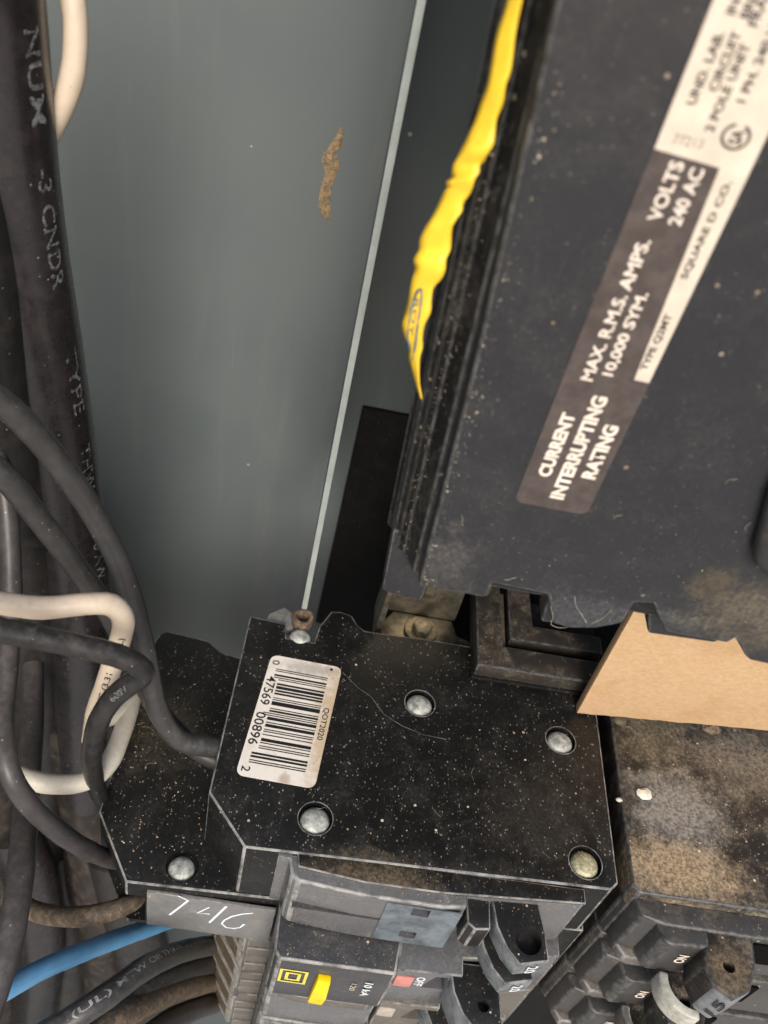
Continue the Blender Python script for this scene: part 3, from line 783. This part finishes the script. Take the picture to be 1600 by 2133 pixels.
# ------------------------------------------------------------------ further breakers down the left stack
def lower_breaker(name, zt, label, txt, group):
    t = thing(name, (28, 98, zt - 19), label, "breaker", group)
    o3 = [(-5.6, 80.5), (1.6, 71.2), (66.7, 73.8), (66.7, 124), (-5.6, 122)]
    b = prism("body", o3, zt - 18.6, zt, M['side_worn'], t, 'z', 0.3)
    e_ = [(-5.6, 80.5), (1.6, 71.2)]
    d = (Vector((1.6, 71.2, 0)) - Vector((-5.6, 80.5, 0))); n_ = Vector((-d.y, d.x, 0)).normalized()
    if n_.x > 0: n_ = -n_
    for k in (0, 1):
        z1, z0 = zt - 0.8 - 9.3 * k, zt - 8.6 - 9.3 * k
        def plate(f0, f1, o0, o1): return [(q.x, q.y) for q in (Vector((-5.6, 80.5, 0)) + d * f + n_ * o_ for f, o_ in ((f0, o1), (f1, o1), (f1, o0), (f0, o0)))]
        fr = prism("terminal_frame", plate(0.0, 1.0, 0.05, 0.3), z0 - 0.5, z1 + 0.5, M['frame_pale'], t, 'z', 0.06)
        cut(fr, [prism_bm(plate(0.12, 0.88, -1, 2), z0 + 0.35, z1 - 0.35, 'z')])
        prism("terminal_window", plate(0.1, 0.9, 0.06, 0.12), z0 + 0.3, z1 - 0.3, M['brown_panel'], t, 'z', 0)
    for k, (z1, z0) in enumerate(((-1, -4.6), (-5.2, -9.2), (-9.8, -13.2), (-13.8, -18))):
        prism("front_rib", [(2.2, 72), (2.4, 70.6 - 0.25 * (k % 2)), (7.0, 70.8 - 0.25 * (k % 2)), (7.0, 72)], zt + z0, zt + z1, M['side_worn'], t, 'z', 0.2)
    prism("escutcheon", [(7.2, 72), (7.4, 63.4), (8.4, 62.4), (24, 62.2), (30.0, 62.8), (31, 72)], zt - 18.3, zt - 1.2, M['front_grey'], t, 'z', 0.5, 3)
    prism("top_rib", [(9.6, 62.35), (14, 61.6), (28, 61.8), (29.5, 62.6)], zt - 5.5, zt - 2.0, M['side_worn'], t, 'z', 0.25)
    p_ = prism("handle_panel", [(31.2, 72), (30.6, 62.6), (42.8, 63.0), (42.8, 66), (52, 67), (62, 69), (62, 73)], zt - 17.6, zt - 1.6, M['side_worn'], t, 'z', 0.3)
    cut(p_, [prism_bm([(36.0, zt - 9.5), (41.6, zt - 9.5), (40.2, zt - 3.5), (38.0, zt - 3.5)], 60, 67, 'y')])
    prism("trip_flag", rect(30.8, zt - 9.0, 34.2, zt - 4.2), 62.4, 62.8, M['cream'], t, 'y', 0.15)
    text("lettering", txt, (34.7, 62.74, zt - 4.2), (0, 0, -1), (1, 0.04, 0), 4.4, 1.6, M['pale_ink'], t, 0.02)
    lever(t, -4.6, -2.0, zt - 3.5, 9.0, 0, 'handle', None)
    return t
lower_breaker("tandem_breaker", -38.1, "dusty breaker with a cream window, third down in the left stack", "OFF", "breakers in the left stack")
lower_breaker("tandem_breaker", -57.1, "dusty breaker fourth down in the left stack, cut by the bottom edge", "OFF", "breakers in the left stack")
lower_breaker("tandem_breaker", -76.1, "lowest breaker of the left stack, only its terminal end showing at the bottom edge", "OFF", "breakers in the left stack")

# ------------------------------------------------------------------ right column
def right_breaker(zt, label, lit):
    t = thing("muddy_breaker", (105, 98, zt - 19), label, "breaker", "breakers in the right stack")
    dy = 0.0
    o4 = [(69.4, 75.4), (70.6, 73.9), (150, 74.6), (150, 124), (69.8, 124)]
    prism("body", o4, zt - 18.6, zt - 0.1, M['right_dusty'], t, 'z', 0.5, 3)
    prism("shoulder", [(70.5, 74.2), (71.6, 70.8), (76.0, 69.8), (150, 70.2), (150, 75)], zt - 18.2, zt - 2.4, M['right_front'], t, 'z', 0.6, 3)
    prism("escutcheon", [(74.4, 70.5), (75.2, 67.4), (76.4, 66.6), (84.0, 67.0), (84.4, 70.5)], zt - 15.0, zt - 2.9, M['right_front'], t, 'z', 0.6, 3)
    text("lettering", "ON", (81.6, 66.55, zt - 10.0), (0, 0, 1), (-1, 0, 0), 3.6, 1.9, M['pale_ink'], t, 0.03)
    prism("lower_shelf", [(71.5, 71), (73, 68.6), (83.5, 68.8), (84.4, 71)], zt - 18.3, zt - 15.6, M['side_worn'], t, 'z', 0.4)
    h = prism("handle", [(83.6, 70.5), (93.0, 70.4), (92.4, 65.5), (90.2, 60.6), (86.0, 58.4), (83.4, 60.0), (82.2, 64.0)], zt - 12.5, zt - 3.0, M['right_dusty'], t, 'z', 0.5, 3)
    cut(h, [prism_bm(circle(87.0, 64.4, 1.15, 20), zt - 9, zt, 'z')])
    h.data.materials.append(M['handle_side'])  # front end of the handle painted lighter, as if lit
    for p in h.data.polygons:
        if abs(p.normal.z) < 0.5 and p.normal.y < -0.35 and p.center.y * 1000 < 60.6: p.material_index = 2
    text("rating_mark", "15", (86.0, 58.2, zt - 10.5), (0, 0, 1), (-0.95, 0.5, 0), 6.0, 1.7, M['grey_ink'], h, 0.02)
    bmr = bmesh.new()
    n = 18; pr = None
    for i in range(n + 1):
        t0 = math.radians(165 + 110 * i / n)
        row = [bmr.verts.new((84.6 + r_ * math.cos(t0), 64.6 + r_ * math.sin(t0), z_)) for r_, z_ in ((6.2, zt - 18.0), (6.2, zt - 13.4), (4.6, zt - 12.9), (4.6, zt - 18.0))]
        if pr:
            for k in range(4): bmr.faces.new((pr[k], row[k], row[(k + 1) % 4], pr[(k + 1) % 4]))
        else: bmr.faces.new(row)
        pr = row
    bmr.faces.new(pr[::-1])
    finish(bmr, "handle_hub", M['white_hub'] if lit else M['side_worn'], t, 0.4)  # lit hub is coloured white, the unlit ones a darker brown
    prism("pocket", rect(93.6, zt - 12, 104, zt - 4.2), 69.4, 69.85, M['void'], t, 'y', 0)  # flat black plate standing in for the shade of a pocket
    text("lettering", "OFF", (97.4, 69.7, zt - 18.0), (0, 0, 1), (-1, 0, 0), 3.6, 1.6, M['pale_ink'], t, 0.02)
    return t
R1 = right_breaker(0.0, "mud-caked breaker topmost in the right stack, cardboard standing on it", True)
p = on_z(1291, 1497, 0)
dome("rivet", (p.x, p.y, -0.3), 1.7, 1.3, M['brown_panel'], R1)
right_breaker(-19.05, "dusty breaker second down in the right stack, in the bottom right corner", False)
right_breaker(-38.1, "dark breaker third down in the right stack, deep beside the black gap", False)
# little things lying on the muddy breaker
for px, py, r_, lab_ in ((1341, 1657, 1.55, "cream plaster chip lying on the muddy breaker beside the black gap"), (1289, 1667, 0.6, "tiny white chip next to the black gap on the muddy breaker")):
    p = on_z(px, py, 0)
    bm = bmesh.new()
    bmesh.ops.create_icosphere(bm, subdivisions=2, radius=r_)
    for v in bm.verts:
        v.co = Vector((v.co.x * 1.1, v.co.y * 0.85, v.co.z * 0.4)) * random.uniform(0.8, 1.15) + Vector((p.x, p.y, r_ * 0.36))
    tag(finish(bm, "plaster_chip", M['chip'], None, smooth=True, ang=25), lab_, "debris")

p = on_z(1480, 1520, 0)
bm = bmesh.new()
bmesh.ops.create_icosphere(bm, subdivisions=3, radius=1.0)
for v in bm.verts:
    v.co = Vector((v.co.x * 2.0, v.co.y * 1.3, v.co.z * 1.0)) * random.uniform(0.75, 1.2) + Vector((p.x, p.y, 0.5))
tag(finish(bm, "mud_clump", M['ochre_rust'], None, ang=30), "small rust-brown mud clump on the muddy breaker at the cardboard's lower edge", "debris")

# ------------------------------------------------------------------ wires
def spline(pts, step=1.0):
    P = [Vector(p) for p in pts]
    P = [P[0] * 2 - P[1]] + P + [P[-1] * 2 - P[-2]]
    out = []
    for i in range(1, len(P) - 2):
        p0, p1, p2, p3 = P[i - 1:i + 3]
        n = max(3, int((p2 - p1).length / step))
        for k in range(n):
            t = k / n
            out.append(0.5 * ((2 * p1) + (p2 - p0) * t + (2 * p0 - 5 * p1 + 4 * p2 - p3) * t * t + (3 * p1 - p0 - 3 * p2 + p3) * t ** 3))
    out.append(P[-2])
    return out

def wire(name, px, r, mat, label, cat="wire", sides=20, prints=(), wob=0.02, bare=None):
    """px: (photo x, photo y, distance ahead of the lens in mm) along the centre line"""
    pts = spline([at(*p) for p in px])
    bm = bmesh.new()
    T = (pts[1] - pts[0]).normalized()
    N = T.orthogonal().normalized()
    rings, frames = [], []
    s = 0.0
    ph = random.random() * 9
    for i, p in enumerate(pts):
        T2 = (pts[min(i + 1, len(pts) - 1)] - pts[max(i - 1, 0)]).normalized()
        N = (N - T2 * N.dot(T2)).normalized()
        B = T2.cross(N)
        if i: s += (p - pts[i - 1]).length
        wb = wob * min(1.0, 1.6 / r) * (0.25 if r > 4 else 1)
        rr = r * (1 + wb * math.sin(s * 0.5 + ph) + wb * 0.6 * math.sin(s * 1.3 + 2 * ph))
        rings.append([bm.verts.new(p + (N * math.cos(2 * math.pi * k / sides) + B * math.sin(2 * math.pi * k / sides)) * rr) for k in range(sides)])
        frames.append((s, p, T2, N.copy(), B, rr))
    for a_, b_ in zip(rings, rings[1:]):
        for k in range(sides):
            bm.faces.new((a_[k], a_[(k + 1) % sides], b_[(k + 1) % sides], b_[k]))
    bm.faces.new(rings[0][::-1]); bm.faces.new(rings[-1])
    o = finish(bm, name, mat, None, 0, ang=70)
    tag(o, label, cat)
    for body, (qx, qy), length, h, ang, ink, flip in prints:
        # print that follows the sheath: start where the sheath passes nearest to photo point (qx,qy)
        def proj(p):
            c = p - CAM
            x = AX * c.x + AY * c.y + AZ * c.z
            return 800 + FPX * x.x / x.z, 1066.5 + FPX * x.y / x.z
        best = min(range(len(frames)), key=lambda i_: (proj(frames[i_][1])[0] - qx) ** 2 + (proj(frames[i_][1])[1] - qy) ** 2)
        s0, p0, T0, N0, B0, _ = frames[best]
        tc = (CAM - p0).normalized()
        th0 = math.atan2(tc.dot(B0), tc.dot(N0)) - math.radians(ang)
        me, (x0, x1, y0, y1) = text_mesh(body, 0.012)
        sg = -1 if flip else 1
        for vt in me.vertices:
            along = s0 + sg * length * (vt.co.x - x0) / (x1 - x0)
            across = sg * (h * (vt.co.y - y0) / (y1 - y0) - h / 2)
            j = 0
            while j < len(frames) - 2 and frames[j + 1][0] < along: j += 1
            f0, f1 = frames[j], frames[j + 1]
            t = (along - f0[0]) / max(1e-6, f1[0] - f0[0])
            p = f0[1].lerp(f1[1], t); Nn = f0[3].lerp(f1[3], t).normalized(); Bb = f0[4].lerp(f1[4], t).normalized()
            th = th0 - across / r
            vt.co = (p + (Nn * math.cos(th) + Bb * math.sin(th)) * (f0[5] * (1 - t) + f1[5] * t + 0.05)) * S
        link("sheath_print", me, ink, o)
    return o

# heavy service cable with printing, against the enclosure back
wire("service_cable", [(-60, -200, 100), (-27, 0, 110), (8, 300, 122), (38, 500, 132), (88, 760, 150), (135, 1030, 172), (162, 1230, 190), (172, 1450, 218), (180, 1700, 258), (190, 2000, 330), (195, 2200, 400)],
     7.0, M['ins_plum'], "thick black service cable printed along its length, nearest the grey enclosure back", "cable", 40,
     prints=[("NUM", (5, 10), 12.5, 2.5, 42, M['cable_ink'], False), ("-3 CNDR", (12, 310), 18.5, 2.5, 42, M['cable_ink'], False), ("TYPE", (75, 690), 14, 2.5, 42, M['cable_ink'], False),
             ("THW", (112, 895), 11.5, 2.5, 42, M['cable_ink'], False), ("70 AW", (140, 1085), 12.5, 2.5, 42, M['cable_ink'], False)])
wire("service_cable", [(-150, 200, 112), (-70, 520, 126), (-20, 800, 146), (30, 1050, 168), (62, 1300, 196), (80, 1550, 235), (95, 1900, 310), (100, 2200, 400)],
     6.6, M['ins_black'], "dark service cable half hidden at the left edge beside the printed cable", "cable", 36)
wire("service_cable", [(-130, 900, 168), (-40, 1150, 200), (30, 1400, 236), (110, 1620, 275), (150, 1850, 320), (165, 2200, 420)],
     6.4, M['ins_deep'], "deep brown dusty cable slanting down behind the ivory wire", "cable", 32)
wire("service_cable", [(140, 1480, 228), (178, 1650, 250), (205, 1850, 278), (222, 2050, 318), (235, 2250, 380)],
     7.6, M['ins_deep'], "mud-brown thick cable dropping behind the blue wire", "cable", 36)
wire("service_cable", [(20, 1720, 250), (70, 1850, 268), (85, 2000, 290), (60, 2200, 340)],
     7.6, M['ins_plum'], "dark plum cable deep in the lower left corner", "cable", 36)

wire("service_cable", [(240, 1760, 262), (275, 1900, 282), (305, 2030, 306), (325, 2250, 360)],
     9.0, M['ins_black'], "thick dark cable in the depth behind the lettered grey wire", "cable", 36)  # added to cover the pale wall where the depth should be dark
wire("service_cable", [(-60, 1250, 200), (-30, 1500, 224), (-12, 1700, 250), (0, 1950, 290), (5, 2250, 360)],
     8.0, M['ins_deep'], "dusty dark cable down the extreme left edge behind the plum-grey wires", "cable", 32)  # added to fill a pale gap with darkness at the left edge
wire("service_cable", [(120, 1750, 285), (135, 1900, 300), (140, 2050, 325), (140, 2300, 400)],
     9.0, M['ins_black'], "black cable in the gap between the two lower brown cables", "cable", 32)  # added filler, keeps the space between the cables dark
wire("circuit_wire", [(140, -150, 112), (150, -20, 114), (158, 60, 116), (152, 150, 119), (128, 225, 122), (95, 290, 126), (50, 350, 131)],
     1.65, M['ins_white'], "cream white wire looping behind the printed cable at the top", "wire")
wire("circuit_wire", [(-120, 760, 112), (0, 835, 118), (95, 930, 126), (185, 1055, 136), (245, 1165, 144), (283, 1280, 150), (308, 1390, 156), (330, 1480, 161), (372, 1540, 165), (440, 1556, 169), (520, 1560, 173)],
     1.95, M['ins_grey'], "long grey-black wire curving down into the barcode breaker's upper terminal", "wire")
wire("circuit_wire", [(-120, 900, 124), (0, 985, 131), (85, 1085, 140), (165, 1190, 149), (225, 1275, 157), (275, 1370, 165), (330, 1480, 171), (400, 1555, 175), (470, 1590, 177), (540, 1600, 179)],
     1.95, M['ins_grey'], "second grey-black wire, running below and parallel to the long one", "wire")
wire("circuit_wire", [(-120, 1235, 124), (0, 1256, 126), (90, 1266, 128), (180, 1258, 130), (232, 1260, 132), (257, 1292, 135), (247, 1345, 139), (222, 1420, 144), (200, 1485, 149), (191, 1540, 156)],
     1.72, M['ins_white'], "bright cream wire bending sharply downward beside the breakers", "wire", prints=[("AWG (3.31", (205, 1470), 10.5, 1.3, 4, M['grey_ink'], True), ("(UL)", (249, 1345), 4.0, 1.2, 10, M['grey_ink'], True)])
wire("circuit_wire", [(-120, 1295, 112), (0, 1313, 116), (110, 1334, 120), (210, 1356, 124), (275, 1378, 127), (300, 1402, 130), (272, 1424, 132), (235, 1455, 134), (207, 1500, 137), (193, 1555, 146), (194, 1605, 158), (208, 1655, 174), (240, 1690, 188)],
     1.7, M['ins_black'], "black wire kinked back on itself and ending in the long breaker", "wire", prints=[("600V", (240, 1450), 4.0, 1.0, 0, M['cable_ink'], True)])
wire("circuit_wire", [(-60, 1560, 158), (20, 1608, 160), (100, 1632, 162), (175, 1628, 164), (225, 1592, 167), (255, 1525, 172), (275, 1455, 178), (285, 1400, 184)],
     1.85, M['ins_ivory'], "ivory wire sagging across under the kinked black wire", "wire")
wire("circuit_wire", [(192, 1512, 170), (212, 1500, 172), (245, 1488, 174), (272, 1462, 177), (285, 1425, 182)],
     1.75, M['ins_ivory'], "short piece of ivory wire glimpsed inside the black wire's loop", "wire")
wire("circuit_wire", [(-10, 940, 150), (15, 1060, 152), (24, 1250, 152), (12, 1420, 148), (5, 1520, 144), (25, 1620, 142), (80, 1695, 148), (150, 1752, 159), (208, 1782, 173), (250, 1795, 184)],
     1.8, M['ins_dust'], "plum-grey wire curving along the left edge into the long breaker's lower side", "wire")
wire("circuit_wire", [(25, 1020, 200), (48, 1180, 202), (66, 1330, 200), (68, 1490, 190), (58, 1640, 174), (48, 1760, 160), (38, 1860, 152), (12, 1990, 146), (-30, 2120, 142)],
     2.35, M['ins_dust'], "plum-grey wire dropping steeply at the lower left edge", "wire")
wire("circuit_wire", [(20, 1870, 190), (80, 1900, 184), (150, 1910, 178), (215, 1902, 176), (270, 1885, 178), (330, 1870, 184)],
     2.0, M['ins_rustdust'], "brown dust-covered wire under the long breaker's corner", "wire")
wire("circuit_wire", [(-60, 2100, 148), (0, 2068, 152), (90, 2018, 160), (200, 1972, 173), (310, 1932, 190), (390, 1905, 204), (450, 1890, 216)],
     1.85, M['ins_blue'], "bright blue wire crossing the lower left corner", "wire")
wire("circuit_wire", [(60, 2175, 148), (140, 2128, 150), (220, 2076, 154), (300, 2018, 165), (370, 1985, 182), (430, 1971, 203), (475, 1968, 220)],
     2.2, M['ins_grey'], "charcoal grey wire with white lettering below the blue wire", "wire", prints=[("(UL) MTW OR THWN OR THHN", (150, 2122), 50, 1.45, 8, M['wire_ink'], False)])
wire("circuit_wire", [(180, 2150, 172), (280, 2065, 180), (370, 2022, 196), (430, 2007, 210), (475, 2005, 226)],
     2.4, M['ins_black'], "dark wire tucked under the lettered grey wire", "wire")
wire("circuit_wire", [(180, 2175, 166), (260, 2115, 174), (340, 2072, 190), (405, 2050, 207), (455, 2038, 226)],
     2.8, M['ins_rustdust'], "wire caked in brown dust near the bottom edge", "wire")
wire("circuit_wire", [(270, 2190, 172), (350, 2130, 190), (405, 2102, 208), (450, 2088, 226)],
     2.5, M['ins_dust'], "half dusty wire lowest at the bottom edge", "wire")

# ------------------------------------------------------------------ loose grit
def grit(name, n, region, z, mat, smin, smax, label):
    bm = bmesh.new()
    k = 0
    while k < n:
        x, y = region(random.random(), random.random())
        s_ = random.uniform(smin, smax) * (1 if random.random() < 0.9 else 1.7)
        ax = random.uniform(0, math.pi); el = random.choice((1, 1, 1, 1.2, 2.0))
        vs_ = [Vector((el, 0, 0)), Vector((-el * 0.7, 0.8, 0)), Vector((-el * 0.6, -0.7, 0)), Vector((0.1, 0.1, 0.75)), Vector((el * .3, .7, .1))]
        R_ = Matrix.Rotation(ax, 3, 'Z')
        q = [bm.verts.new(R_ @ (v * s_ * random.uniform(0.8, 1.1)) + Vector((x, y, z + 0.02))) for v in vs_]
        for f in ((0, 4, 3), (4, 1, 3), (1, 2, 3), (2, 0, 3), (0, 2, 1, 4)): bm.faces.new([q[i] for i in f])
        k += 1
    return tag(finish(bm, name, mat, smooth=False), label, "grit", kind="stuff")
M['grit'] = simple("pale_grit", (0.42, 0.36, 0.27), 0.9, 0, 0.75, 0.3)
M['grit_brown'] = simple("brown_grit", (0.40, 0.26, 0.14), 0.9, 0, 0.5, 0.5)
grit("grit", 130, lambda a_, b_: (-7 + 72 * a_, 76 + 46 * b_), 0.0, M['grit'], 0.06, 0.17, "pale grit scattered over the barcode breaker")
grit("grit", 130, lambda a_, b_: (-28 + 20 * a_, 76 + 46 * b_), -19.1, M['grit'], 0.06, 0.17, "pale grit on the long breaker")
grit("grit", 60, lambda a_, b_: (-28 + 22 * a_, 73 + 46 * b_), -19.1, M['grit_brown'], 0.08, 0.2, "brown crumbs on the long breaker")
grit("grit", 200, lambda a_, b_: (71 + 34 * a_, 76 + 34 * b_), -0.1, M['grit'], 0.05, 0.17, "pale grit scattered over the muddy breaker")
grit("grit", 130, lambda a_, b_: (9 + 50 * a_, 67.2 + 3.6 * b_), -0.9, M['grit_brown'], 0.06, 0.15, "brown crumbs along the barcode breaker's front ledge")
grit("grit", 90, lambda a_, b_: (9 + 20 * a_, 61.5 + 7 * b_), -19.3, M['grit'], 0.05, 0.12, "grit on the long breaker's front ledge")

def cling(name, n, f, mat, smin, smax, label):
    bm = bmesh.new()
    for k in range(n):
        p = f(random.random(), random.random()); s_ = random.uniform(smin, smax)
        q = [bm.verts.new(p + Vector((s_ * random.uniform(-1, 1), -s_ * random.uniform(0, .6), s_ * random.uniform(-1, 1)))) for _ in range(4)]
        for fc in ((0, 1, 2), (0, 2, 3), (0, 3, 1), (1, 3, 2)): bm.faces.new([q[i] for i in fc])
    return tag(finish(bm, name, mat, smooth=False), label, "grit", kind="stuff")
def edge_x(z): return 15.2 - (z - 63.6) * 0.046
cling("grit", 150, lambda a_, b_: (lambda z: Vector((edge_x(z) + 0.5 + abs(random.gauss(0, 0.8)), 79.98, z)))(64 + 66 * a_ ** 1.2), M['grit'], 0.06, 0.24, "pale grit clinging along the main breaker's left edge")
cling("grit", 120, lambda a_, b_: Vector((24 + 40 * a_, 79.98, 62 + 24 * b_)), M['grit'], 0.05, 0.13, "sparse pale specks on the main breaker's lower face")

# hair-thin dust fibres and cobweb
M['fibre'] = simple("dust_fibre", (0.36, 0.31, 0.24), 0.9, 0, 0.4, 0.35)
def fibres(paths, r, label):
    bm = bmesh.new()
    for pts in paths:
        q = spline(pts, 0.5)
        prev = None
        for i, p in enumerate(q):
            T = (q[min(i + 1, len(q) - 1)] - q[max(i - 1, 0)]).normalized()
            N = T.orthogonal().normalized(); B = T.cross(N)
            ring = [bm.verts.new(p + (N * math.cos(k * 2.094) + B * math.sin(k * 2.094)) * r) for k in range(3)]
            if prev:
                for k in range(3): bm.faces.new((prev[k], prev[(k + 1) % 3], ring[(k + 1) % 3], ring[k]))
            prev = ring
    return tag(finish(bm, "dust_fibres", M['fibre'], smooth=False), label, "fibres", kind="stuff")
def squiggle(p, n=4, l=0.8, flat=2):
    p = Vector(p); d = random.uniform(0, 6.28); out = [p.copy()]
    for _ in range(n):
        d += random.uniform(-0.9, 0.9)
        p = p + (Vector((math.cos(d), math.sin(d), 0)) if flat == 2 else Vector((math.cos(d), 0, math.sin(d)))) * l
        out.append(p.copy())
    return out
fibres([squiggle((random.uniform(-6, 62), random.uniform(75, 120), 0.12), 4, random.uniform(0.3, 0.8)) for _ in range(7)], 0.03, "hair-thin dust fibres on the barcode breaker")
fibres([squiggle((random.uniform(-28, -10), random.uniform(76, 120), -18.9), 4, random.uniform(0.3, 0.8)) for _ in range(6)], 0.035, "hair-thin dust fibres on the long breaker")
fibres([squiggle((random.uniform(71, 100), random.uniform(76, 110), 0.08), 4, random.uniform(0.3, 0.8)) for _ in range(8)], 0.04, "hair-thin dust fibres on the muddy breaker")
fibres([[on_y(a_, b_, 79.9) for a_, b_ in pts] for pts in (((1147, 1262), (1152, 1285), (1148, 1300), (1165, 1308), (1185, 1306)), ((1197, 1242), (1200, 1262), (1212, 1280), (1222, 1298)), ((1232, 1300), (1255, 1288), (1275, 1270)))] +
       [squiggle((random.uniform(18, 60), 79.9, random.uniform(66, 95)), 4, random.uniform(0.2, 0.5), 1) for _ in range(7)], 0.035, "cobweb strands on the main breaker's lower edge")

cling("grit", 420, lambda a_, b_: (lambda z: Vector((edge_x(z) - 0.4 - 3.2 * b_, 83.6 + 4.6 * b_ ** 0.7 - 0.1, z)))(63 + 60 * a_ ** 1.3), M['grit'], 0.04, 0.16, "pale grit stuck to the main breaker's stepped left flank")
